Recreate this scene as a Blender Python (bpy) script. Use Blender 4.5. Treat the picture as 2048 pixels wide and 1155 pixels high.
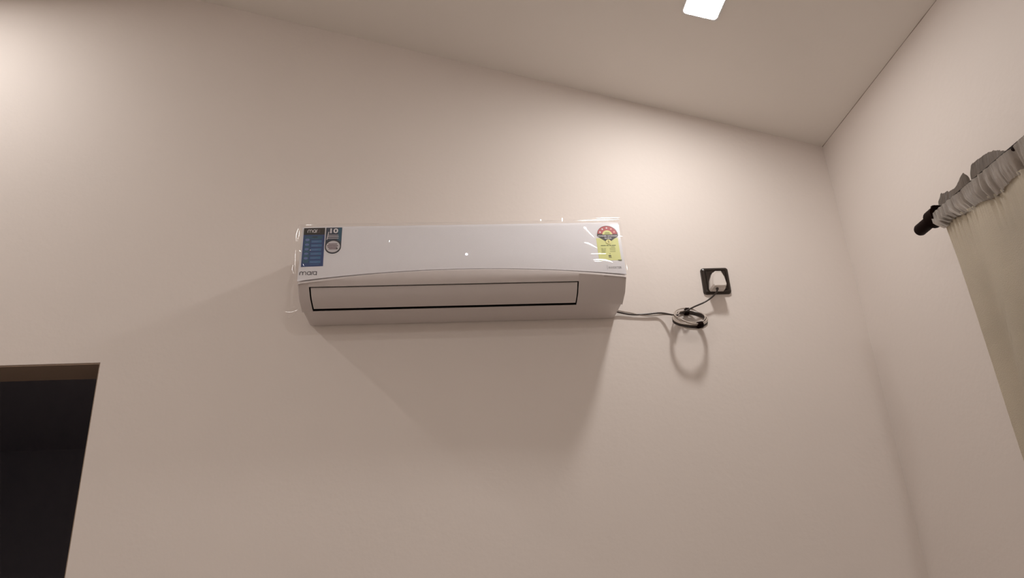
import bpy, bmesh, math, random
from mathutils import Vector, Matrix

for o in list(bpy.data.objects):
    bpy.data.objects.remove(o)
S = bpy.context.scene
COL = S.collection
H = 1.4                      # camera height above the floor
R = math.radians

# ------------------------------------------------------------------ camera, world, exposure
cd = bpy.data.cameras.new('camera'); cam = bpy.data.objects.new('camera', cd); COL.objects.link(cam)
cd.sensor_width = 36; cd.lens = 1532.07 / 2048 * 36; cd.clip_start = .02
yaw, pitch, roll = R(-5.00668), R(22.88057), R(-3.23498)
fwd = Vector((-math.sin(yaw)*math.cos(pitch), math.cos(yaw)*math.cos(pitch), math.sin(pitch)))
rt = Vector((math.cos(yaw), math.sin(yaw), 0)); up = rt.cross(fwd)
c_, s_ = math.cos(roll), math.sin(roll)
rt, up = rt*c_ + up*s_, up*c_ - rt*s_
m = Matrix((rt, up, -fwd)).transposed().to_4x4(); m.translation = (0, -2.12505, H)
cam.matrix_world = m
S.camera = cam
w = bpy.data.worlds.new('world'); S.world = w; w.use_nodes = True
w.node_tree.nodes['Background'].inputs[0].default_value = (.02, .022, .03, 1)
w.node_tree.nodes['Background'].inputs[1].default_value = 1.0
S.view_settings.view_transform = 'Standard'; S.view_settings.look = 'None'
S.view_settings.gamma = 1.0; S.view_settings.use_curve_mapping = False
S.view_settings.exposure = 0.0
LAMP = (1.0, .965, .93)
POWER = {'visible': 200.0, 'left': 240.0, 'back': 610.0}

# ------------------------------------------------------------------ materials
def mat(name, col, rough=.5, spec=.5, metal=0, bump=0, bscale=200, emit=None, coat=0, var=0, vscale=3):
    M = bpy.data.materials.new(name); M.use_nodes = True
    nt = M.node_tree; b = nt.nodes['Principled BSDF']
    b.inputs['Base Color'].default_value = (*col, 1); b.inputs['Roughness'].default_value = rough
    b.inputs['Specular IOR Level'].default_value = spec; b.inputs['Metallic'].default_value = metal
    b.inputs['Coat Weight'].default_value = coat; b.inputs['Coat Roughness'].default_value = .08
    tc = nt.nodes.new('ShaderNodeTexCoord')
    if bump:
        n = nt.nodes.new('ShaderNodeTexNoise'); n.inputs['Scale'].default_value = bscale; n.inputs['Detail'].default_value = 4
        nt.links.new(tc.outputs['Object'], n.inputs['Vector'])
        bp = nt.nodes.new('ShaderNodeBump'); bp.inputs['Strength'].default_value = bump; bp.inputs['Distance'].default_value = .002
        nt.links.new(n.outputs['Fac'], bp.inputs['Height']); nt.links.new(bp.outputs['Normal'], b.inputs['Normal'])
    if var:
        n = nt.nodes.new('ShaderNodeTexNoise'); n.inputs['Scale'].default_value = vscale; n.inputs['Detail'].default_value = 5
        nt.links.new(tc.outputs['Object'], n.inputs['Vector'])
        r = nt.nodes.new('ShaderNodeValToRGB')
        r.color_ramp.elements[0].position = .3; r.color_ramp.elements[1].position = .7
        r.color_ramp.elements[0].color = (*[c*(1-var) for c in col], 1); r.color_ramp.elements[1].color = (*[min(1, c*(1+var)) for c in col], 1)
        nt.links.new(n.outputs['Fac'], r.inputs['Fac']); nt.links.new(r.outputs['Color'], b.inputs['Base Color'])
    if emit:
        b.inputs['Emission Color'].default_value = (*emit[0], 1); b.inputs['Emission Strength'].default_value = emit[1]
    return M

WALL = mat('wall_paint', (.80, .73, .685), .6, .3, bump=.25, bscale=60, var=.012, vscale=2.5)
CEIL = mat('ceiling_paint', (.86, .81, .755), .7, .2, bump=.2, bscale=70, var=.012, vscale=2)
FLOOR = mat('floor_tile', (.50, .45, .41), .35, .5, var=.06)
DARKWOOD = mat('dark_brown_paint', (.34, .25, .19), .5, .4, bump=.3, bscale=90)
HALL = mat('unlit_hall_paint', (.62, .57, .59), .8, .2)
WHITEABS = mat('white_abs', (.66, .60, .585), .32, .5)
GLOSSWHITE = mat('gloss_white_panel', (.84, .825, .86), .2, .5)
BLACKGAP = mat('black_plastic', (.012, .009, .008), .6, .3)
BLACKPL = mat('dark_brown_plastic', (.022, .014, .010), .28, .55)
BLACKROD = mat('black_rod_metal', (.009, .003, .002), .55, .05)
PLUGW = mat('plug_white', (.78, .72, .68), .35, .5)
CABLE = mat('cable_black', (.035, .024, .02), .28, .6)
SLEEVE = mat('cable_grey', (.50, .43, .38), .3, .6)
CLOTH = mat('curtain_cloth', (.84, .765, .64), .75, .25, bump=.5, bscale=500, var=.05, vscale=9)
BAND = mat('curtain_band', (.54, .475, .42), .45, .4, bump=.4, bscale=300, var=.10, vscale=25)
HEADER_SHADE = mat('curtain_header_shade', (.27, .225, .19), .5, .4, bump=.4, bscale=300, var=.15, vscale=25)  # curtain cloth darkened: the header's shaded inner side put into the colour
BEZEL = mat('lamp_bezel_white', (.8, .77, .74), .4)
DIFF = {k: mat('lamp_diffuser_' + k, (.9, .9, .9), .5, emit=(LAMP, v)) for k, v in POWER.items()}
LED = mat('led_white', (.9, .9, .9), .5, emit=((.85, .85, 1), 1.6))
def flat(name, r, g, b, rough=.35):
    f = lambda v: (v/255/12.92 if v <= 10 else ((v/255+.055)/1.055)**2.4)
    return mat(name, (f(r), f(g), f(b)), rough)
P_WHITE = flat('print_white', 235, 232, 235); P_BLACK = flat('print_black', 14, 9, 7); P_BLUE = flat('print_blue', 18, 58, 118)
P_NAVY = flat('print_navy', 34, 50, 74); P_TEAL = flat('print_teal', 48, 108, 152); P_TEAL2 = flat('print_teal_dark', 24, 84, 112)
P_LIL = flat('print_lilac', 96, 118, 176); P_RED = flat('print_red', 186, 72, 78); P_YG = flat('print_yellow_green', 222, 224, 146)
P_YEL = flat('print_yellow', 232, 226, 150); P_OLIVE = flat('print_olive', 104, 112, 48); P_GREY = flat('print_grey', 120, 116, 118)
P_PINK = flat('print_pink', 245, 190, 180); P_MAROON = flat('print_maroon', 92, 62, 72); P_SILVER = flat('print_silver', 205, 200, 205)
P_INK = flat('print_ink', 52, 44, 62)

FILM = bpy.data.materials.new('clear_film'); FILM.use_nodes = True
nt = FILM.node_tree; nt.nodes.clear()
o_ = nt.nodes.new('ShaderNodeOutputMaterial'); mx = nt.nodes.new('ShaderNodeMixShader'); tr = nt.nodes.new('ShaderNodeBsdfTransparent')
gl = nt.nodes.new('ShaderNodeBsdfGlossy'); gl.inputs['Roughness'].default_value = .07; gl.inputs['Color'].default_value = (1, 1, 1, 1)
lw = nt.nodes.new('ShaderNodeLayerWeight'); lw.inputs['Blend'].default_value = .5
pw = nt.nodes.new('ShaderNodeMath'); pw.operation = 'POWER'; pw.inputs[1].default_value = 4.0
fr = nt.nodes.new('ShaderNodeMath'); fr.operation = 'MULTIPLY_ADD'; fr.inputs[1].default_value = .45; fr.inputs[2].default_value = .045
nt.links.new(lw.outputs['Facing'], pw.inputs[0]); nt.links.new(pw.outputs[0], fr.inputs[0])
tr.inputs['Color'].default_value = (1, 1, 1, 1)
df = nt.nodes.new('ShaderNodeBsdfDiffuse'); df.inputs['Color'].default_value = (.95, .92, .90, 1); m2 = nt.nodes.new('ShaderNodeMixShader'); m2.inputs[0].default_value = .035
nt.links.new(tr.outputs[0], m2.inputs[1]); nt.links.new(df.outputs[0], m2.inputs[2])
nt.links.new(fr.outputs[0], mx.inputs[0]); nt.links.new(m2.outputs[0], mx.inputs[1]); nt.links.new(gl.outputs[0], mx.inputs[2]); nt.links.new(mx.outputs[0], o_.inputs[0])

FILM2 = FILM.copy(); FILM2.name = 'clear_film_crease'
for n_ in FILM2.node_tree.nodes:
    if n_.type == 'BSDF_GLOSSY': n_.inputs['Roughness'].default_value = .16

# ------------------------------------------------------------------ helpers
def link(name, bm, mats, parent=None, smooth=False, angle=40):
    me = bpy.data.meshes.new(name)
    bm.normal_update(); bm.to_mesh(me); bm.free()
    if not isinstance(mats, (list, tuple)): mats = [mats]
    for M in mats: me.materials.append(M)
    if smooth:
        for p in me.polygons: p.use_smooth = True
        me.set_sharp_from_angle(angle=R(angle))
    o = bpy.data.objects.new(name, me); COL.objects.link(o)
    if parent: o.parent = parent
    return o
def tag(o, label, cat, group=None):
    o['label'] = label; o['category'] = cat
    if group: o['group'] = group
    return o
def thing(name, label, cat, loc, group=None):
    o = bpy.data.objects.new(name, None); COL.objects.link(o); o.location = loc; o.empty_display_size = .1
    return tag(o, label, cat, group)
def struct(name, bm, M, smooth=False):
    o = link(name, bm, M, None, smooth); o['kind'] = 'structure'; return o
def box(bm, a, b, mi=0):
    vs = [bm.verts.new((x, y, z)) for x in (a[0], b[0]) for y in (a[1], b[1]) for z in (a[2], b[2])]
    for f in ((0,1,3,2),(4,6,7,5),(0,4,5,1),(2,3,7,6),(0,2,6,4),(1,5,7,3)):
        bm.faces.new([vs[i] for i in f]).material_index = mi
    return vs
def prism(bm, pts, y0, y1, mi=0):
    """pts in x,z ; extruded along y"""
    a = [bm.verts.new((x, y0, z)) for x, z in pts]; b = [bm.verts.new((x, y1, z)) for x, z in pts]
    n = len(pts)
    bm.faces.new(a).material_index = mi; bm.faces.new(b[::-1]).material_index = mi
    for i in range(n): bm.faces.new((a[i], b[i], b[(i+1) % n], a[(i+1) % n])).material_index = mi
def fixn(bm): bmesh.ops.recalc_face_normals(bm, faces=bm.faces[:])
def bevel(bm, w, seg=2):
    bmesh.ops.bevel(bm, geom=bm.edges[:], offset=w, segments=seg, affect='EDGES', profile=.6, clamp_overlap=True)
def tube(bm, pts, r, n=10, closed=False, flatz=1.0, cap=True, mi=0):
    pts = [Vector(p) for p in pts]; rings = []; N = len(pts)
    nrm = None
    for i, p in enumerate(pts):
        if closed: t = (pts[(i+1) % N] - pts[i-1]).normalized()
        else: t = (pts[min(i+1, N-1)] - pts[max(i-1, 0)]).normalized()
        if nrm is None:
            nrm = t.orthogonal().normalized()
        nrm = (nrm - t*nrm.dot(t)).normalized(); bn = t.cross(nrm)
        rr = r[i] if isinstance(r, (list, tuple)) else r
        rings.append([bm.verts.new(p + nrm*math.cos(2*math.pi*k/n)*rr + bn*math.sin(2*math.pi*k/n)*rr*flatz) for k in range(n)])
    for i in range(N if closed else N-1):
        a, b = rings[i], rings[(i+1) % N]
        for k in range(n): bm.faces.new((a[k], a[(k+1) % n], b[(k+1) % n], b[k])).material_index = mi
    if cap and not closed:
        bm.faces.new(rings[0][::-1]).material_index = mi; bm.faces.new(rings[-1]).material_index = mi
def spline(pts, sub=8):
    P = [Vector(p) for p in pts]; out = []
    for i in range(len(P)-1):
        p0, p1, p2, p3 = P[max(i-1, 0)], P[i], P[i+1], P[min(i+2, len(P)-1)]
        for k in range(sub):
            t = k/sub
            out.append(.5*((2*p1) + (p2-p0)*t + (2*p0-5*p1+4*p2-p3)*t*t + (3*p1-p0-3*p2+p3)*t**3))
    out.append(P[-1]); return out
def rrect(x0, z0, x1, z1, r, n=5):
    out = []
    for cx, cz, a0 in ((x1-r, z1-r, 0), (x0+r, z1-r, 90), (x0+r, z0+r, 180), (x1-r, z0+r, 270)):
        for k in range(n+1):
            a = R(a0 + 90*k/n); out.append((cx + r*math.cos(a), cz + r*math.sin(a)))
    return out

# ------------------------------------------------------------------ the room
XR = 1.268; XL = -2.9; YF = -4.2; T = .14
XK = -.90                                       # where the slope meets the flat ceiling
def cz(x): return H + 1.398 + .292*(XR - max(x, XK))
ZK = cz(XK)
DX0, DX1, DZ = -1.80, -.981, H + .705           # doorway

bm = bmesh.new()
pts_solid = [
    [(DX1, 0), (XR+T, 0), (XR+T, DZ), (DX1, DZ)],
    [(XL-T, 0), (DX0, 0), (DX0, DZ), (XL-T, DZ)],
]
prism(bm, pts_solid[0], 0, T); prism(bm, pts_solid[1], 0, T)
prism(bm, [(XL-T, DZ), (DX0, DZ), (DX1, DZ), (XR+T, DZ), (XR+T, cz(XR+T)+.03), (XR, cz(XR)+.03), (XK, ZK+.03), (XL-T, ZK+.03)], 0, T)
bmesh.ops.remove_doubles(bm, verts=bm.verts[:], dist=1e-5); fixn(bm)
struct('wall_back', bm, WALL)

bm = bmesh.new(); box(bm, (XR, YF-T, 0), (XR+T, 0, cz(XR)+.03)); fixn(bm); struct('wall_right', bm, WALL)
bm = bmesh.new(); box(bm, (XL-T, YF-T, 0), (XL, 0, ZK+.03)); fixn(bm); struct('wall_left', bm, WALL)
bm = bmesh.new(); prism(bm, [(XL, 0), (XR, 0), (XR, cz(XR)+.03), (XK, ZK+.03), (XL, ZK+.03)], YF-T, YF); fixn(bm); struct('wall_front', bm, WALL)
bm = bmesh.new(); box(bm, (XL-T, YF-T, -.1), (XR+T, T, 0)); fixn(bm); struct('floor', bm, FLOOR)
bm = bmesh.new()
nx = 40
xs = [XL-T] + [XK] + [XK + (XR+T-XK)*i/nx for i in range(1, nx+1)]
def zc(x): return H + 1.398 + .292*(XR - max(x, XK))
prism(bm, [(x, zc(x)) for x in xs] + [(x, zc(x)+.12) for x in xs[::-1]], YF-T, T)
fixn(bm)
struct('ceiling', bm, CEIL)
# thin crack between ceiling and right wall, its shadow gap painted as a dark strip
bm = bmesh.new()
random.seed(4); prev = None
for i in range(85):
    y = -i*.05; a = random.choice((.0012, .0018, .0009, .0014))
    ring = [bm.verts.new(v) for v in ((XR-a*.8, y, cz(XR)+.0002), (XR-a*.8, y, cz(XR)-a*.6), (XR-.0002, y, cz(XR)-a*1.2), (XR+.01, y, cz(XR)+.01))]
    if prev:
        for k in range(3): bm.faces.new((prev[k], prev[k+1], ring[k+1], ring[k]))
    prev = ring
fixn(bm); struct('trim_1', bm, mat('joint_shadow_gap', (.36, .30, .26), .8, .2))

# doorway lining: dark brown underside and jamb of the opening
bm = bmesh.new()
box(bm, (DX0, .004, DZ-.004), (DX1, T, DZ)); box(bm, (DX1-.004, .004, 0), (DX1, T, DZ-.004)); box(bm, (DX0, .004, 0), (DX0+.004, T, DZ-.004))
fixn(bm); struct('trim_2', bm, DARKWOOD)
# unlit room beyond the doorway
bm = bmesh.new()
hx0, hx1, hy1, hz = DX0-3.0, DX1+1.2, 3.6, H+1.25
box(bm, (hx0, hy1, 0), (hx1, hy1+.1, hz)); fixn(bm); struct('wall_hall_back', bm, HALL)
bm = bmesh.new(); box(bm, (hx0-.1, T, 0), (hx0, hy1, hz)); fixn(bm); struct('wall_hall_left', bm, HALL)
bm = bmesh.new(); box(bm, (hx1, T, 0), (hx1+.1, hy1, hz)); fixn(bm); struct('wall_hall_right', bm, HALL)
bm = bmesh.new(); box(bm, (hx0-.1, T, hz), (hx1+.1, hy1+.1, hz+.1)); fixn(bm); struct('ceiling_hall', bm, HALL)
bm = bmesh.new(); box(bm, (hx0-.1, T, -.1), (hx1+.1, hy1+.1, 0)); fixn(bm); struct('floor_hall', bm, HALL)

# ------------------------------------------------------------------ ceiling lights
def ceiling_light(x, y, label, M, s=.110):
    z = cz(x)
    t = thing('ceiling_light', label, 'ceiling light', (x, y, z), 'square recessed ceiling lights')
    slope = math.atan(.292) if x > XK else 0
    t.rotation_euler = (0, slope, 0)
    h = s/2
    bm = bmesh.new()
    for r0, r1, za, zb in ((h, h-.006, -.004, -.004), (h-.006, h-.006, -.004, .0)):
        o = rrect(-r0, -r0, r0, r0, .012); i = rrect(-r1, -r1, r1, r1, .010)
        A = [bm.verts.new((p[0], p[1], za)) for p in o]; B = [bm.verts.new((p[0], p[1], zb)) for p in i]
        for k in range(len(A)): bm.faces.new((A[k], A[(k+1) % len(A)], B[(k+1) % len(A)], B[k]))
    o = rrect(-h, -h, h, h, .012)
    A = [bm.verts.new((p[0], p[1], -.004)) for p in o]; B = [bm.verts.new((p[0], p[1], 0)) for p in o]
    for k in range(len(A)): bm.faces.new((A[k], A[(k+1) % len(A)], B[(k+1) % len(A)], B[k]))
    bmesh.ops.remove_doubles(bm, verts=bm.verts[:], dist=1e-6); fixn(bm)
    link('bezel', bm, BEZEL, t)
    bm = bmesh.new()
    A = [bm.verts.new((p[0], p[1], -.003)) for p in rrect(-h+.0062, -h+.0062, h-.0062, h-.0062, .010)]
    f = bm.faces.new(A)
    bm.normal_update()
    if f.normal.z > 0: f.normal_flip()
    link('diffuser', bm, M, t)
    return t
ceiling_light(.733, -.492, 'lit square ceiling light over the right end of the air conditioner', DIFF['visible'])
ceiling_light(-1.66, -.50, 'lit square ceiling light above the doorway', DIFF['left'])
ceiling_light(.733, -3.30, 'lit square ceiling light on the slope behind the camera', DIFF['back'])
ceiling_light(-1.66, -3.30, 'ceiling light on the flat ceiling, away from the doorway', DIFF['back'])

# ------------------------------------------------------------------ air conditioner
AX, AZ = .040, H + .797
ac = thing('air_conditioner', 'white wall-mounted split air conditioner with stickers and protective film, high on the wall', 'air conditioner', (AX, 0, AZ))
X0, X1 = -.4505, .4515
def pd(z): return .2104 - .1487*z                                  # front plane depth at height z
def arc(x): return .0555 + .0285*(1 - min(1, abs(x/.452))**2)
def prof(x, recess, inset=0):
    a = arc(x); e = inset
    P = [(.003, .0 + e), (.110, .0 + e)]
    if recess: P += [(.1155, .0005), (.100, .020), (.165, .050), (.1935, .0405)]
    else: P += [(.1155, .0002), (.1255, .0025), (.1650, .0170), (.1905, .0405)]
    P += [(.1995, .0500), (.2035, a-.0105), (.2030, a-.0062), (.1990, a-.0028), (pd(a+.002)-.0085, a-.0012), (pd(a+.004)-.0085, a+.0045), (pd(.15)-.006, .15), (pd(.228)-.006, .2285), (.160, .2325), (.003, .2325)]
    out = []
    for d, z in P:
        if e:
            d = min(d, max(.003, d-e*.9)); z = z - e*(1 if z > .12 else 0)
        out.append((d, z))
    return out
def loft(bm, xs, recess, ins=None, capa=True, capb=True):
    rings = []
    for i, x in enumerate(xs):
        rings.append([bm.verts.new((x, -d, z)) for d, z in prof(x, recess, ins[i] if ins else 0)])
    for a, b in zip(rings[:-1], rings[1:]):
        n = len(a)
        for k in range(n): bm.faces.new((a[k], b[k], b[(k+1) % n], a[(k+1) % n]))
    if capa: bm.faces.new(rings[0])
    if capb: bm.faces.new(rings[-1][::-1])
LX0, LX1 = -.4205, .3170
bm = bmesh.new()
ea = [(0, .0085), (.0012, .0056), (.0035, .0030), (.0075, .0011), (.012, .0002), (.016, 0)]
loft(bm, [X0+a for a, b in ea] + [LX0-.006, LX0], False, [b for a, b in ea] + [0, 0])
mid = [LX0 + (LX1-LX0)*i/36 for i in range(37)]
loft(bm, mid, True)
loft(bm, [LX1, LX1+.03, LX1+.07, LX1+.1] + [X1-a for a, b in ea[::-1]], False, [0, 0, 0, 0] + [b for a, b in ea[::-1]])
fixn(bm)
hous = link('housing', bm, WHITEABS, ac, True, 32)
# dark outlet duct behind the flap
bm = bmesh.new()
box(bm, (LX0+.0004, -.1100, .0212), (LX1-.0004, -.1035, .0245))
for a, b in (((.1157, .0012), (.1012, .0202)), ((.1012, .0202), (.1648, .0492)), ((.1648, .0492), (.1925, .0402))):
    vs = [bm.verts.new(v) for v in ((LX0+.0004, -a[0]-.0012, a[1]+.0004), (LX1-.0004, -a[0]-.0012, a[1]+.0004), (LX1-.0004, -b[0]-.0012, b[1]-.0004), (LX0+.0004, -b[0]-.0012, b[1]-.0004))]
    bm.faces.new(vs)
for x in (LX0+.0005, LX1-.0005):
    vs = [bm.verts.new((x, -d, z)) for d, z in ((.1150, .0008), (.1255, .0028), (.1640, .0172), (.1895, .0400), (.1640, .0490), (.1010, .0210))]
    bm.faces.new(vs)
fixn(bm); link('air_outlet', bm, BLACKGAP, ac)
# swing flap (louver)
bm = bmesh.new()
P = [(.1885, .0395), (.1755, .0245), (.1640, .0165), (.1500, .0105), (.1350, .0052), (.1262, .0032)]
n = 8; rows = []
for i in range(37):
    x = LX0+.0042 + (LX1-LX0-.0080)*i/36
    top = [bm.verts.new((x, -d, z)) for d, z in P]
    bot = [bm.verts.new((x, -d+.0022, z+.0035)) for d, z in P]
    rows.append(top + bot[::-1])
for a, b in zip(rows[:-1], rows[1:]):
    for k in range(len(a)): bm.faces.new((a[k], b[k], b[(k+1) % len(a)], a[(k+1) % len(a)]))
bm.faces.new(rows[0]); bm.faces.new(rows[-1][::-1]); fixn(bm)
link('louver_flap', bm, WHITEABS, ac, True, 35)
# front panel
bm = bmesh.new(); rows = []
for i in range(49):
    x = X0 + (X1-X0)*i/48; a = arc(x)
    e = .0
    if i in (0, 48): e = .002
    outer = [(pd(a)-.0035, a-.0008), (pd(a)-.0005-e, a), (pd(a+.0018)-e, a+.0022), (pd(.13)-e, .13), (pd(.222)-e, .222), (pd(.230)-.0012-e, .2305), (pd(.234)-.005-e, .2345), (.150, .2362)]
    inner = [(.150, .2335), (pd(.229)-.0058, .2290), (pd(a)-.0058, a+.001)]
    rows.append([bm.verts.new((x, -d, z)) for d, z in outer + inner])
for a, b in zip(rows[:-1], rows[1:]):
    for k in range(len(a)): bm.faces.new((a[k], b[k], b[(k+1) % len(a)], a[(k+1) % len(a)]))
bm.faces.new(rows[0]); bm.faces.new(rows[-1][::-1]); fixn(bm)
link('front_panel', bm, GLOSSWHITE, ac, True, 35)
# shadow gap between side shell and wall, mounting plate
bm = bmesh.new(); box(bm, (-.40, -.003, .02), (.40, 0, .20)); fixn(bm); link('mounting_plate', bm, BEZEL, ac)

# print on the front plane: layered thin sheets (layer height in 0.15 mm steps)
def pp(x, z, lay): return Vector((x, -(pd(z) + .0003 + .00018*lay), z))
def sheet(bm, pts, lay, mi):
    f = bm.faces.new([bm.verts.new(pp(x, z, lay)) for x, z in pts]); f.material_index = mi
    f.normal_update()
    if f.normal.y > 0: f.normal_flip()
def rect(bm, x0, z0, x1, z1, lay, mi): sheet(bm, [(x0, z0), (x1, z0), (x1, z1), (x0, z1)], lay, mi)
def disc(bm, x, z, r, lay, mi, n=24, a0=0, a1=360, rz=None):
    rz = rz or r
    pts = [(x + r*math.cos(R(a0+(a1-a0)*k/n)), z + rz*math.sin(R(a0+(a1-a0)*k/n))) for k in range(n if a1-a0 == 360 else n+1)]
    sheet(bm, pts, lay, mi)
def text(bm, body, x0, z0, x1, z1, lay, mi, bold=0.0):
    cu = bpy.data.curves.new('t', 'FONT'); cu.body = body; cu.offset = bold; cu.resolution_u = 3
    ob = bpy.data.objects.new('t', cu); COL.objects.link(ob)
    me = bpy.data.meshes.new_from_object(ob.evaluated_get(bpy.context.evaluated_depsgraph_get()))
    vx = [v.co.x for v in me.vertices]; vy = [v.co.y for v in me.vertices]
    a, b, c, d = min(vx), max(vx), min(vy), max(vy)
    nv = [bm.verts.new(pp(x0 + (v.co.x-a)/(b-a)*(x1-x0), z0 + (v.co.y-c)/(d-c)*(z1-z0), lay)) for v in me.vertices]
    for p in me.polygons:
        try: f = bm.faces.new([nv[i] for i in p.vertices]); f.material_index = mi
        except ValueError: continue
        f.normal_update()
        if f.normal.y > 0: f.normal_flip()
    bpy.data.objects.remove(ob); bpy.data.curves.remove(cu)

def stroke(bm, pts, wd, lay, mi):
    for (xa, za), (xb, zb) in zip(pts[:-1], pts[1:]):
        dx, dz = xb-xa, zb-za; l = math.hypot(dx, dz) or 1; nx_, nz_ = -dz/l*wd/2, dx/l*wd/2; ex, ez = dx/l*wd*.2, dz/l*wd*.2
        sheet(bm, [(xa+nx_-ex, za+nz_-ez), (xb+nx_+ex, zb+nz_+ez), (xb-nx_+ex, zb-nz_+ez), (xa-nx_-ex, za-nz_-ez)], lay, mi)
def arcp(cx, cz, rx, rz, a0, a1, n=10): return [(cx+rx*math.cos(R(a0+(a1-a0)*k/n)), cz+rz*math.sin(R(a0+(a1-a0)*k/n))) for k in range(n+1)]
def marq(bm, x, z, wd, hg, lay, mi, mi_last, st):
    """lower-case four-letter wordmark drawn with even strokes"""
    u = wd/10.2; h = hg; r = 1.0*u
    for k in (0, 1):
        stroke(bm, [(x+2*r*k, z)] + [(x+2*r*k, z+h*.55)] + arcp(x+2*r*k+r, z+h*.55, r, h*.45, 180, 0)[1:] + [(x+2*r*(k+1), z)], st, lay, mi)
    cx = x + 4*r + 1.9*u
    stroke(bm, arcp(cx, z+h*.5, 1.05*u, h*.5, 0, 360, 20), st, lay, mi); stroke(bm, [(cx+1.05*u, z), (cx+1.05*u, z+h)], st, lay, mi)
    cx2 = cx + 1.05*u + .75*u
    stroke(bm, [(cx2, z), (cx2, z+h*.45)] + arcp(cx2+.75*u, z+h*.45, .75*u, h*.55, 180, 80, 6), st, lay, mi)
    cx3 = cx2 + 2.0*u
    stroke(bm, arcp(cx3, z+h*.5, 1.05*u, h*.5, 0, 360, 20), st, lay, mi_last); stroke(bm, [(cx3+1.05*u, z-h*.12), (cx3+1.05*u, z+h)], st, lay, mi_last)

# blue feature sticker with a black head band
bm = bmesh.new(); random.seed(11)
MS = [P_BLUE, P_BLACK, P_TEAL, P_TEAL2, P_LIL, P_WHITE, P_MAROON]
sheet(bm, [(-.4440, .0995), (-.3848, .1005), (-.3870, .2285), (-.4455, .2280)], 0, 0)
sheet(bm, [(-.4452, .2050), (-.3866, .2050), (-.3870, .2285), (-.4455, .2280)], 1, 1)
marq(bm, -.4340, .2125, .0310, .0095, 2, 5, 6, .0017)
rect(bm, -.4405, .112, -.4250, .2010, 1, 3)
rect(bm, -.4235, .1900, -.3930, .2010, 1, 3); rect(bm, -.4200, .1960, -.4060, .1985, 2, 1)
for k in range(6):
    z = .1865 - k*.0135
    rect(bm, -.4220, z-.0085, -.3935+.001*(k % 2), z, 1, 2)
    rect(bm, -.4200, z-.0045, -.3990-.004*random.random(), z-.0033, 2, 4); rect(bm, -.4200, z-.0070, -.4010-.006*random.random(), z-.0060, 2, 4)
for z, h_ in ((.1880, .010), (.1720, .009), (.1570, .009), (.1420, .008), (.1270, .009)):
    disc(bm, -.4330, z, .0058, 2, 4, 14, rz=h_*.45)
rect(bm, -.4240, .1525, -.4215, .1550, 3, 5)
rect(bm, -.4205, .1055, -.3960, .1072, 1, 2)
o = link('feature_sticker', bm, MS, ac); o['label'] = 'blue sticker with black head band'

# white-edged ten year sticker with a round lower end
bm = bmesh.new(); MS = [P_WHITE, P_NAVY, P_TEAL2, P_SILVER, P_MAROON, P_BLACK]
cx, cz_, rr = -.3618, .1625, .0222
def shield(r, top): return [(cx + r*math.cos(R(a)), cz_ + r*math.sin(R(a))) for a in range(180, 361, 10)] + [(cx+r, top), (cx-r, top)]
sheet(bm, shield(rr+.0022, .2295), 0, 0); sheet(bm, shield(rr, .2285), 1, 1)
sheet(bm, [(cx+.010, .186), (cx+rr-.001, .180), (cx+rr-.001, .2275), (cx+.012, .2275)], 2, 2)
sheet(bm, [(cx-.0195, .187), (cx-.017, .187), (cx-.013, .214), (cx-.0155, .214)], 2, 3)
text(bm, '10', cx-.0105, .2090, cx+.0115, .2255, 3, 0, .03)
rect(bm, cx-.0150, .2015, cx+.0130, .2035, 3, 3); rect(bm, cx-.0160, .1960, cx+.0140, .1985, 3, 3); rect(bm, cx-.0165, .1905, cx+.0140, .1925, 3, 3)
disc(bm, cx, .1640, .0212, 2, 5, 28); disc(bm, cx, .1640, .0192, 3, 3, 28)
for k in range(4):
    z = .1730 - k*.0052; hw = (.013, .016, .014, .011)[k]
    rect(bm, cx-hw, z-.0022, cx+hw*.85, z+.0006, 4, 4)
rect(bm, cx+.009, .155, cx+.013, .159, 5, 5)
o = link('warranty_sticker', bm, MS, ac); o['label'] = 'dark blue sticker with a ten and a round silver badge'

# energy label with red arch and stars
bm = bmesh.new(); MS = [P_YG, P_BLACK, P_RED, P_YEL, P_WHITE, P_OLIVE, P_PINK]
rect(bm, .3795, .1010, .4425, .1770, 0, 0)
ax_, az_, ar = .4138, .1880, .0300
white = [(ax_ + (ar+.0025)*math.cos(R(a)), az_ + (ar+.004)*math.sin(R(a))) for a in range(-5, 186, 8)]
sheet(bm, white, 1, 4)
head = [(ax_ + ar*math.cos(R(a)), az_ + (ar+.0015)*math.sin(R(a))) for a in range(-8, 189, 7)] + [(ax_-.007, .1655), (ax_+.007, .1655)]
sheet(bm, head, 2, 1)
sheet(bm, [(ax_ + (ar-.0015)*math.cos(R(a)), az_ + .002 + (ar-.002)*math.sin(R(a))) for a in range(0, 181, 8)], 3, 2)
disc(bm, ax_, az_+.001, .0145, 4, 3, 16, 0, 180); disc(bm, ax_, az_+.001, .0115, 5, 0, 16, 0, 180)
rect(bm, ax_-.008, az_+.003, ax_+.008, az_+.005, 6, 5); rect(bm, ax_-.006, az_+.0065, ax_+.006, az_+.0080, 6, 5)
for a in (18, 54, 90, 126, 162):
    sx, sz = ax_ + .0215*math.cos(R(a)), az_ + .003 + .0205*math.sin(R(a))
    sheet(bm, [(sx + (.0040 if k % 2 == 0 else .0017)*math.cos(R(90+36*k)), sz + (.0040 if k % 2 == 0 else .0017)*math.sin(R(90+36*k))) for k in range(10)], 5, 6 if a in (54, 18) else 4)
text(bm, 'POWER SAVINGS', ax_-.0275, .1812, ax_+.0275, .1862, 6, 4, .02)
text(bm, 'GUIDE', ax_-.0100, .1738, ax_+.0100, .1785, 6, 4, .02)
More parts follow.
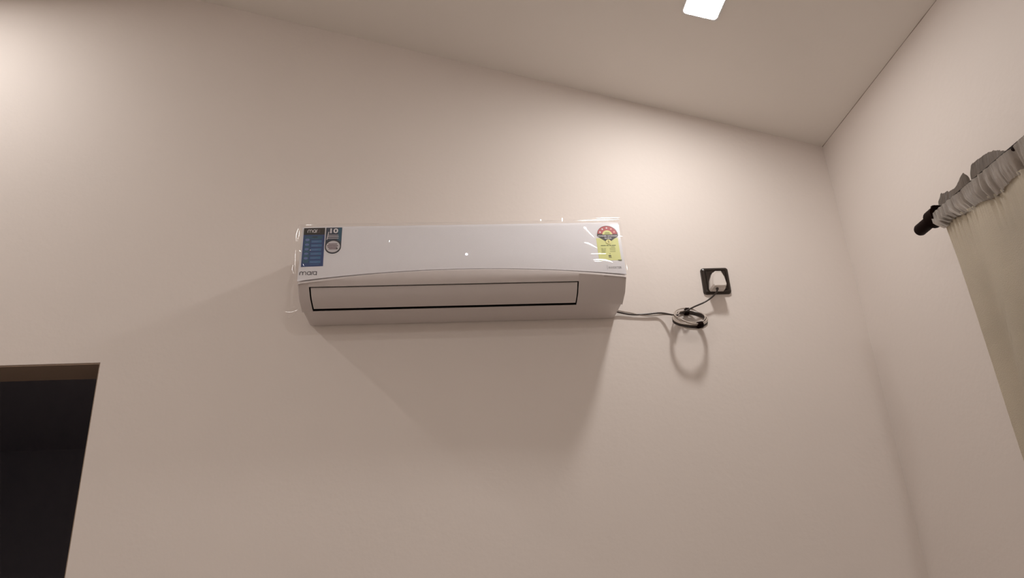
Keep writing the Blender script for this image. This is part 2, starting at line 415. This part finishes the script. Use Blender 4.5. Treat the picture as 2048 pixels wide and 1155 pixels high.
disc(bm, ax_, .1640, .0078, 6, 3, 20); text(bm, '5', ax_-.0022, .1600, ax_+.0022, .1678, 7, 5, .02)
random.seed(5)
for a, b in ((.3900, .4045), (.4060, .4130), (.4145, .4200), (.4215, .4330)): rect(bm, a, .1500, b, .1528, 1, 5)
rect(bm, .4190, .1450, .4300, .1462, 1, 5)
for k, z in enumerate((.1405, .1365, .1325, .1285)):
    rect(bm, .3900, z, .3955+.001*k, z+.0016, 1, 5); rect(bm, .3975, z, .4040-.001*k, z+.0012, 1, 5)
for z in (.1410, .1375, .1330, .1295): rect(bm, .4140, z, .4335-.004*random.random(), z+.0009, 1, 5)
rect(bm, .4115, .1220, .4145, .1238, 1, 5); rect(bm, .4080, .1145, .4155, .1180, 1, 1); rect(bm, .4080, .1100, .4165, .1125, 1, 5)
rect(bm, .4330, .1000, .4440, .1030, 1, 5)
o = link('energy_label', bm, MS, ac); o['label'] = 'yellow-green energy rating label with red star arch'
bm = bmesh.new(); marq(bm, -.4455, .0735, .0425, .0105, 0, 0, 0, .0019)
o = link('brand_logo', bm, P_INK, ac)
bm = bmesh.new(); text(bm, 'INVERTER', .4030, .0735, .4400, .0805, 0, 0, .0); rect(bm, .3992, .0715, .3999, .0850, 0, 0)
o = link('inverter_lettering', bm, P_GREY, ac)
bm = bmesh.new(); disc(bm, .0076, .1308, .0038, 0, 0, 16); link('indicator_light', bm, LED, ac)

# loose clear protective film over the panel, creased at its ends
bm = bmesh.new()
def bulge(x, z):
    b = .0030 + .0012*math.sin(x*23+z*40) + .0008*math.sin(x*61-z*90)
    b += .004*math.exp(-((x+.455)/.02)**2) + .003*math.exp(-((x-.455)/.02)**2)
    return b
nxf, nzf = 180, 40; G = []
for i in range(nxf+1):
    x = -.4600 + .9175*i/nxf; col = []
    for j in range(nzf+1):
        z = arc(x)+.002 + (.2330-arc(x)-.002)*j/nzf
        col.append(bm.verts.new((x, -(pd(z)+bulge(x, z)), z)))
    zt = .2425 + .003*max(0, min(1, (x-.2)/.2))
    col.append(bm.verts.new((x, -.176, zt-.002))); col.append(bm.verts.new((x, -.165, zt))); col.append(bm.verts.new((x, -.12, zt-.003)))
    G.append(col)
for a, b in zip(G[:-1], G[1:]):
    for k in range(len(a)-1): bm.faces.new((a[k], b[k], b[k+1], a[k+1]))
# left flap hanging off the side
fl = []
for i in range(9):
    t = i/8; col = []
    for j in range(21):
        s = j/20; z = .16 - .176*s
        col.append(bm.verts.new((-.4600-.026*t*(.35+.65*s)+.002*math.sin(s*14+t*3), -(.190-.06*t)+.003*math.sin(s*9+t*5), z-.004*t)))
    fl.append(col)
for a, b in zip(fl[:-1], fl[1:]):
    for k in range(20): bm.faces.new((a[k], a[k+1], b[k+1], b[k]))
def crease(pts, wd, n, off=.0065, taper=True):  # facet normals are aimed so the ceiling lights glint into the camera
    """one stretched fold of the film: a lens-shaped facet leaning off the panel"""
    n = Vector(n); wd *= .45 if n.x < 0 else 1; q = spline([(x, -(pd(z)+off), z) for x, z in pts], 6); N = len(q)
    W = [wd*(max(.12, math.sin(math.pi*(i+.4)/(N-.2))) if taper else 1) for i in range(N)]
    flat_ = lambda v, c: Vector((v.x, c.y - (n.x*(v.x-c.x) + n.z*(v.z-c.z))/n.y, v.z))
    for i in range(N-1):
        a, b = q[i], q[i+1]; c = (a+b)/2; t = (b-a).normalized(); side = Vector((-t.z, 0, t.x)).normalized()
        V = [(a, -.5), (a, -.17), (a, .17), (a, .5), (b, -.5), (b, -.17), (b, .17), (b, .5)]
        vs = [bm.verts.new(flat_(p + side*(W[i] if k < 4 else W[i+1])*e, c) - n*e*e*W[i]*.07) for k, (p, e) in enumerate(V)]
        for k in range(3): bm.faces.new((vs[k], vs[k+1], vs[k+5], vs[k+4])).material_index = 1
crease([(.3500, .2105), (.3560, .2010), (.3640, .1890), (.3720, .1780)], .0026, (0.206, -0.948, 0.242))
crease([(.3480, .2135), (.3540, .2060)], .0072, (0.221, -0.949, 0.226))
crease([(.3420, .1595), (.3520, .1575), (.3640, .1500), (.3770, .1405)], .0048, (0.194, -0.943, 0.272))
crease([(.3590, .1215), (.3800, .1215), (.4030, .1205)], .0024, (0.159, -0.940, 0.301))
crease([(.3620, .1010), (.3800, .1015), (.4000, .0985), (.4170, .0910)], .0048, (0.142, -0.937, 0.319))
crease([(.3650, .0960), (.3850, .0962)], .0014, (0.158, -0.936, 0.315))
crease([(.4420, .1790), (.4480, .1795), (.4540, .1790)], .0024, (0.097, -0.954, 0.284))
crease([(-.2062, .1790), (-.2068, .1720)], .0016, (0.606, -0.794, 0.050))
crease([(.3290, .2365), (.3700, .2370), (.4200, .2375), (.4560, .2380)], .0030, (0.181, -0.958, 0.222))
crease([(.3850, .2440), (.4200, .2446), (.4570, .2448)], .0022, (0.151, -0.962, 0.226))
crease([(.2880, .2460), (.2866, .2340)], .0034, (0.298, -0.938, 0.176)); crease([(.2250, .2430), (.2245, .2370)], .0030, (0.356, -0.923, 0.149))
crease([(-.4600, .2230), (-.4635, .2050), (-.4620, .1800)], .0028, (-0.464, -0.874, 0.145)); crease([(-.4570, .2230), (-.4560, .2000), (-.4610, .1780)], .0020, (-0.465, -0.873, 0.146))
crease([(-.4510, .1510), (-.4470, .1460)], .0050, (-0.457, -0.873, 0.173)); crease([(-.4610, .1540), (-.4600, .1200), (-.4560, .0740)], .0014, (-0.443, -0.875, 0.195))
crease([(-.4640, .1060), (-.4650, .0900), (-.4600, .0760)], .0016, (-0.435, -0.876, 0.211)); crease([(-.4380, .1060), (-.4340, .0990)], .0018, (-0.451, -0.871, 0.196))
crease([(-.4860, -.0165), (-.4780, -.0205), (-.4620, -.0200), (-.4480, -.0120)], .0014, (-0.404, -0.873, 0.272), -.045)
crease([(.4530, .0840), (.4535, .0640)], .0006, (0.060, -0.934, 0.353))
crease([(-.4400, .2350), (-.4200, .2360)], .0022, (-0.487, -0.866, 0.117))
tube(bm, spline([(-.4860, -.125, -.018), (-.4780, -.130, -.0215), (-.4620, -.150, -.0205), (-.4500, -.170, -.0100)], 6), .0010, 6)
o = link('protective_film', bm, [FILM, FILM2], ac, True, 60); o['label'] = 'clear creased protective film'

# ------------------------------------------------------------------ wall socket
sx, sz, hs = .8180, H + .9100, .0435
so = thing('wall_socket', 'black square wall socket plate right of the air conditioner', 'socket', (sx, 0, sz))
bm = bmesh.new()
rings = []
for e, d in ((0, 0), (0, .004), (.0012, .0075), (.0045, .0100), (.0100, .0105), (.0115, .0085)):
    rings.append([bm.verts.new((x, -d, z)) for x, z in rrect(-hs+e, -hs+e, hs-e, hs-e, max(.002, .009-e*.5))])
for a, b in zip(rings[:-1], rings[1:]):
    for k in range(len(a)): bm.faces.new((a[k], b[k], b[(k+1) % len(a)], a[(k+1) % len(a)]))
bm.faces.new(rings[-1]); fixn(bm)
link('cover_plate', bm, BLACKPL, so, True, 30)
bm = bmesh.new(); prism(bm, rrect(-.0150, -.0300, .0300, .0300, .003), -.0125, -.008); bevel(bm, .0006, 1); fixn(bm); link('socket_face', bm, BLACKPL, so)
bm = bmesh.new(); box(bm, (-.0300, -.0118, -.0300), (-.0165, -.008, .0300)); bevel(bm, .0008, 2)
fixn(bm); link('rocker_switch', bm, BLACKPL, so)

# ------------------------------------------------------------------ power cord, coil, plug
co = thing('power_cord', 'dark power cord tied in a small coil between air conditioner and wall socket', 'power cord', (.707, -.042, H+.775))
base = Vector((.707, -.042, H+.775))
def L(x, y, z): return Vector((x, y, H+z)) - base
cu_ = Vector((1, .08, .02)).normalized(); cv = Vector((.10, .66, .75)).normalized()      # coil plane
cv = (cv - cu_*cv.dot(cu_)).normalized(); cn = cu_.cross(cv)
def coil_pts(a0, a1, r0, r1, h0, h1, wob, seed):
    random.seed(seed); ph = random.random()*6; n = int(abs(a1-a0)/9); out = []
    for i in range(n+1):
        t = i/n; a = R(a0+(a1-a0)*t); r = r0+(r1-r0)*t + wob*math.sin(2*a+ph)
        out.append(cu_*math.cos(a)*r*1.05 + cv*math.sin(a)*r + cn*(h0+(h1-h0)*t + .6*wob*math.sin(3*a+ph)))
    return out
entry = [L(.4925, -.012, .8140), L(.5050, -.009, .8120), L(.5400, -.007, .8055), L(.5800, -.008, .8045), L(.6300, -.012, .8060)]
loops = coil_pts(165, 165-360*5, .0385, .047, .006, -.008, .0022, 3)
exit_ = [L(.7000, -.034, .8020), L(.7300, -.026, .8180), L(.7650, -.024, .8330), L(.7900, -.028, .8480), L(.8040, -.034, .8620), L(.8065, -.036, .8720)]
bm = bmesh.new()
tube(bm, spline(entry + loops[::3] + coil_pts(165, 95, .044, .040, -.004, .004, .001, 8)[::3] + exit_, 5), .0026, 8)
fixn(bm); link('cable', bm, CABLE, co, True, 60)
bm = bmesh.new()
tube(bm, spline([L(.4925, -.013, .8190), L(.5060, -.010, .8170), L(.5400, -.0085, .8100), L(.5800, -.007, .8010), L(.6350, -.011, .8010)] + coil_pts(160, 160-360*3, .038, .048, .007, .001, .003, 21)[::3], 5), .0021, 8)
tube(bm, coil_pts(20, 380, .045, .045, .009, .008, .0028, 33)[:-1], .0020, 8, closed=True)
tube(bm, coil_pts(0, 360, .049, .049, -.010, -.008, .0016, 37)[:-1], .0020, 8, closed=True)
fixn(bm)
o = link('sleeved_cable', bm, SLEEVE, co, True, 60); o['label'] = 'pale grey sleeved strands of the cord'
def tie(a, name_r=.0095, wdt=.010, M=BLACKROD):
    c = cu_*math.cos(R(a))*.045*1.05 + cv*math.sin(R(a))*.044
    t = (-cu_*math.sin(R(a)) + cv*math.cos(R(a))).normalized(); n1 = (cu_*math.cos(R(a)) + cv*math.sin(R(a))).normalized(); n2 = t.cross(n1)
    bm = bmesh.new(); rings = []
    for s, rr in ((-.5, .92), (-.42, 1), (.42, 1), (.5, .92)):
        rings.append([bm.verts.new(c + t*s*wdt + (n1*math.cos(2*math.pi*k/16)*.85 + n2*math.sin(2*math.pi*k/16)*1.15)*name_r*rr) for k in range(16)])
    for p, q in zip(rings[:-1], rings[1:]):
        for k in range(16): bm.faces.new((p[k], p[(k+1) % 16], q[(k+1) % 16], q[k]))
    bm.faces.new(rings[0][::-1]); bm.faces.new(rings[-1]); fixn(bm)
    return link('cable_tie', bm, M, co, True, 40)
tie(84, .0110, .013); tie(-74, .0100, .018)
# plug: hexagonal moulded cap, 3 pin
pb = L(.0, 0, 0)
def poly(cx, cz, s, y):
    base_ = [(-.0095, .0270), (.0095, .0270), (.0185, .0060), (.0225, -.0200), (.0195, -.0265), (-.0190, -.0265), (-.0225, -.0200), (-.0185, .0060)]
    return [L(cx + x*s, y, cz + z*s) for x, z in base_]
bm = bmesh.new(); rings = []
for y, s, dx, dz in ((-.0125, 1.0, 0, 0), (-.030, 1.0, 0, 0), (-.0315, .95, 0, 0), (-.034, .94, 0, 0), (-.046, .90, 0, 0), (-.0500, .86, 0, 0), (-.0510, .80, 0, 0), (-.0500, .76, 0, 0)):
    rings.append([bm.verts.new(v) for v in poly(.8125+dx, .8990+dz, s*1.04, y)])
for a, b in zip(rings[:-1], rings[1:]):
    for k in range(8): bm.faces.new((a[k], b[k], b[(k+1) % 8], a[(k+1) % 8]))
bm.faces.new(rings[-1]); bm.faces.new(rings[0][::-1]); fixn(bm)
pl = link('plug', bm, PLUGW, co, True, 28); pl['label'] = 'white three-pin plug'
bm = bmesh.new(); c = L(.8065, -.036, .8720)
tube(bm, [c + Vector((0, 0, -.004)), c + Vector((0, 0, .004))], .0042, 12); fixn(bm)
link('cord_grip', bm, CABLE, pl, True, 40)
bm = bmesh.new()
for q in ((.8125, .915, .0035), (.8020, .893, .0025), (.8230, .893, .0025)):
    a = L(q[0], -.0125, q[1]); tube(bm, [a, a + Vector((0, .011, 0))], q[2], 10)
fixn(bm); link('pins', bm, mat('brass', (.7, .5, .2), .3, metal=1), pl)

# ------------------------------------------------------------------ curtain rod
RX, RZ = XR - .100, H + .823
rod = thing('curtain_rod', 'black metal curtain rod on the right wall', 'curtain rod', (RX, -.56, RZ))
def cyl(bm, y0, y1, r, n=24, x=0, z=0, prof_=None):
    prof_ = prof_ or [(y0, r), (y1, r)]; rings = []
    for y, rr in prof_: rings.append([bm.verts.new((x + rr*math.cos(2*math.pi*k/n), y, z + rr*math.sin(2*math.pi*k/n))) for k in range(n)])
    for a, b in zip(rings[:-1], rings[1:]):
        for k in range(n): bm.faces.new((a[k], a[(k+1) % n], b[(k+1) % n], b[k]))
    bm.faces.new(rings[0][::-1]); bm.faces.new(rings[-1]); fixn(bm)
bm = bmesh.new(); cyl(bm, -.01, -1.45, .0120); link('pole', bm, BLACKROD, rod, True, 40)
bm = bmesh.new(); cyl(bm, 0, 0, 0, prof_=[(.0690, .0040), (.0680, .0090), (.0645, .0135), (.060, .0155), (.010, .0155), (.008, .0120)]); link('finial', bm, BLACKROD, rod, True, 40)
bm = bmesh.new()
def ringb(bm, y0, y1, ri, ro, n=24):
    V = [[bm.verts.new((r*math.cos(2*math.pi*k/n), y, r*math.sin(2*math.pi*k/n))) for k in range(n)] for r, y in ((ri, y0), (ro, y0), (ro, y1), (ri, y1))]
    for j in range(4):
        for k in range(n): bm.faces.new((V[j][k], V[j][(k+1) % n], V[(j+1) % 4][(k+1) % n], V[(j+1) % 4][k]))
ringb(bm, .006, -.024, .0146, .0235)
box(bm, (.018, -.021, -.006), (.094, -.007, .006)); box(bm, (.094, -.032, -.035), (.100, .004, .035))
fixn(bm); link('bracket', bm, BLACKROD, rod, True, 40)
bm = bmesh.new(); tube(bm, [(0, -.010, .022), (0, -.010, .028)], .0060, 10); fixn(bm); link('set_screw', bm, BLACKROD, rod)

# ------------------------------------------------------------------ curtain
Y0, Y1 = -.5760, -1.75
cur = thing('curtain', 'pale beige gathered curtain hanging from the black rod on the right wall', 'curtain', (RX, Y0, .02))
B0 = Vector((RX, Y0, .02))
random.seed(9)
waves = [(random.uniform(150, 420), random.random()*6.28, random.uniform(.3, 1)) for _ in range(7)] + [(random.uniform(500, 950), random.random()*6.28, random.uniform(.2, .5)) for _ in range(5)]
def gath(s):                     # fine irregular gathers along the rod
    return sum(a*math.sin(k*s+p) for k, p, a in waves)/3.2 - 1.6*math.exp(-((s-.105)/.011)**2) - 2.0*math.exp(-((s-.285)/.014)**2)
def fold(s, z):                  # large hanging folds
    return math.sin(s*34+.5*math.sin(s*11)) + .45*math.sin(s*71+1.3+z*.6)
NS = 1000
def along(t): return (Y0-Y1)*t**1.6
def seam(s): return H + .7600 + .0070*math.sin(s*21+.4) + .0035*math.sin(s*57)
puff = lambda s: .5+.5*math.sin(s*21+.4)
# pocket band in front of the rod
bm = bmesh.new(); rows = []
for i in range(NS+1):
    s = along(i/NS); y = Y0 - s; g = gath(s); col = []
    zs = seam(s)
    pathp = []
    for a in (80, 85, 105, 125, 150, 172):   # wraps the room side of the rod, from the top
        rr = .0138 + .0006*g
        pathp.append((-rr*math.sin(R(a)), rr*math.cos(R(a))))
    for x_, z_ in pathp[:1] + [(-.0155-.0012*g, .002), (-.0165-.0025*g, -.012), (-.0185-.0045*g, -.026)]:
        col.append(Vector((RX+x_-.0010*g-.002*puff(s), y+.0015*g-(.010*max(0, -z_/.026))*max(0, 1-s/.4), RZ+z_)))
    for t in (.4, .75, 1.0):
        zz = (RZ-.026)*(1-t) + zs*t
        col.append(Vector((RX-.0210-.0105*g*(1-.35*t)-.005*puff(s)*t, y-(.010+.038*t)*max(0, 1-s/.4), zz)))
    rows.append([bm.verts.new(v-B0) for v in col])
for a, b in zip(rows[:-1], rows[1:]):
    for k in range(len(a)-1): bm.faces.new((a[k], b[k], b[k+1], a[k+1]))
bmesh.ops.solidify(bm, geom=bm.faces[:], thickness=.0012)
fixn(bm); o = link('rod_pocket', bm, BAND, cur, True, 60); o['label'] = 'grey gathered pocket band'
# header ruffle standing up behind the rod, shade on it painted in as darker cloth
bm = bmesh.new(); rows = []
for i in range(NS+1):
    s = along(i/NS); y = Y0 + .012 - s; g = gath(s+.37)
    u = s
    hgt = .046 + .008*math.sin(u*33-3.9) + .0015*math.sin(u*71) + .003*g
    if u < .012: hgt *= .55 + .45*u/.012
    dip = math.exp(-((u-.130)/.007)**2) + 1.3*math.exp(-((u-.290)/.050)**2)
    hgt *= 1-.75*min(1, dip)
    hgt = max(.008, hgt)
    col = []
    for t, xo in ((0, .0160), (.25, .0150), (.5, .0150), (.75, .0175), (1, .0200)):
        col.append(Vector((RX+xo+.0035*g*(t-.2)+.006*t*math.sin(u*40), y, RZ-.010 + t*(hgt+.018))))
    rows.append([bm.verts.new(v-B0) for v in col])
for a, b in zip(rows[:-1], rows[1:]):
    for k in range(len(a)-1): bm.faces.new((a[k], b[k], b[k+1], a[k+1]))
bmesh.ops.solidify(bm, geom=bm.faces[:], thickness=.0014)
fixn(bm); o = link('header_ruffle', bm, HEADER_SHADE, cur, True, 60); o['label'] = 'ruffle above the rod, its shade painted in as dark grey-brown'
# drop
bm = bmesh.new(); rows = []; NZ = 48
for i in range(NS//2+1):
    s = along(i/(NS//2)); col = []
    g = gath(s); zs = seam(s)
    for j in range(NZ+1):
        t = (j/NZ)**1.5; z = (zs+.009)*(1-t) + .03*t
        k = min(1, t*6); dz = max(0, zs - z)
        amp = .004 + .017*k
        x_ = -.0170-.005*puff(s)*(1-k) + amp*(fold(s, z)*.8*k) - .0035*g*max(0, 1-max(0, dz)*14) - .009*k
        y = Y0 - .006 - .040*max(0, 1-s/.4) - s - .035*min(dz, 1.0)*max(0, 1-s/.5) + .006*math.sin(z*5)*k
        col.append(bm.verts.new(Vector((RX+x_, y, z))-B0))
    rows.append(col)
for a, b in zip(rows[:-1], rows[1:]):
    for k in range(len(a)-1): bm.faces.new((a[k], b[k], b[k+1], a[k+1]))
bmesh.ops.solidify(bm, geom=bm.faces[:], thickness=.0012)
fixn(bm); link('drop', bm, CLOTH, cur, True, 70)
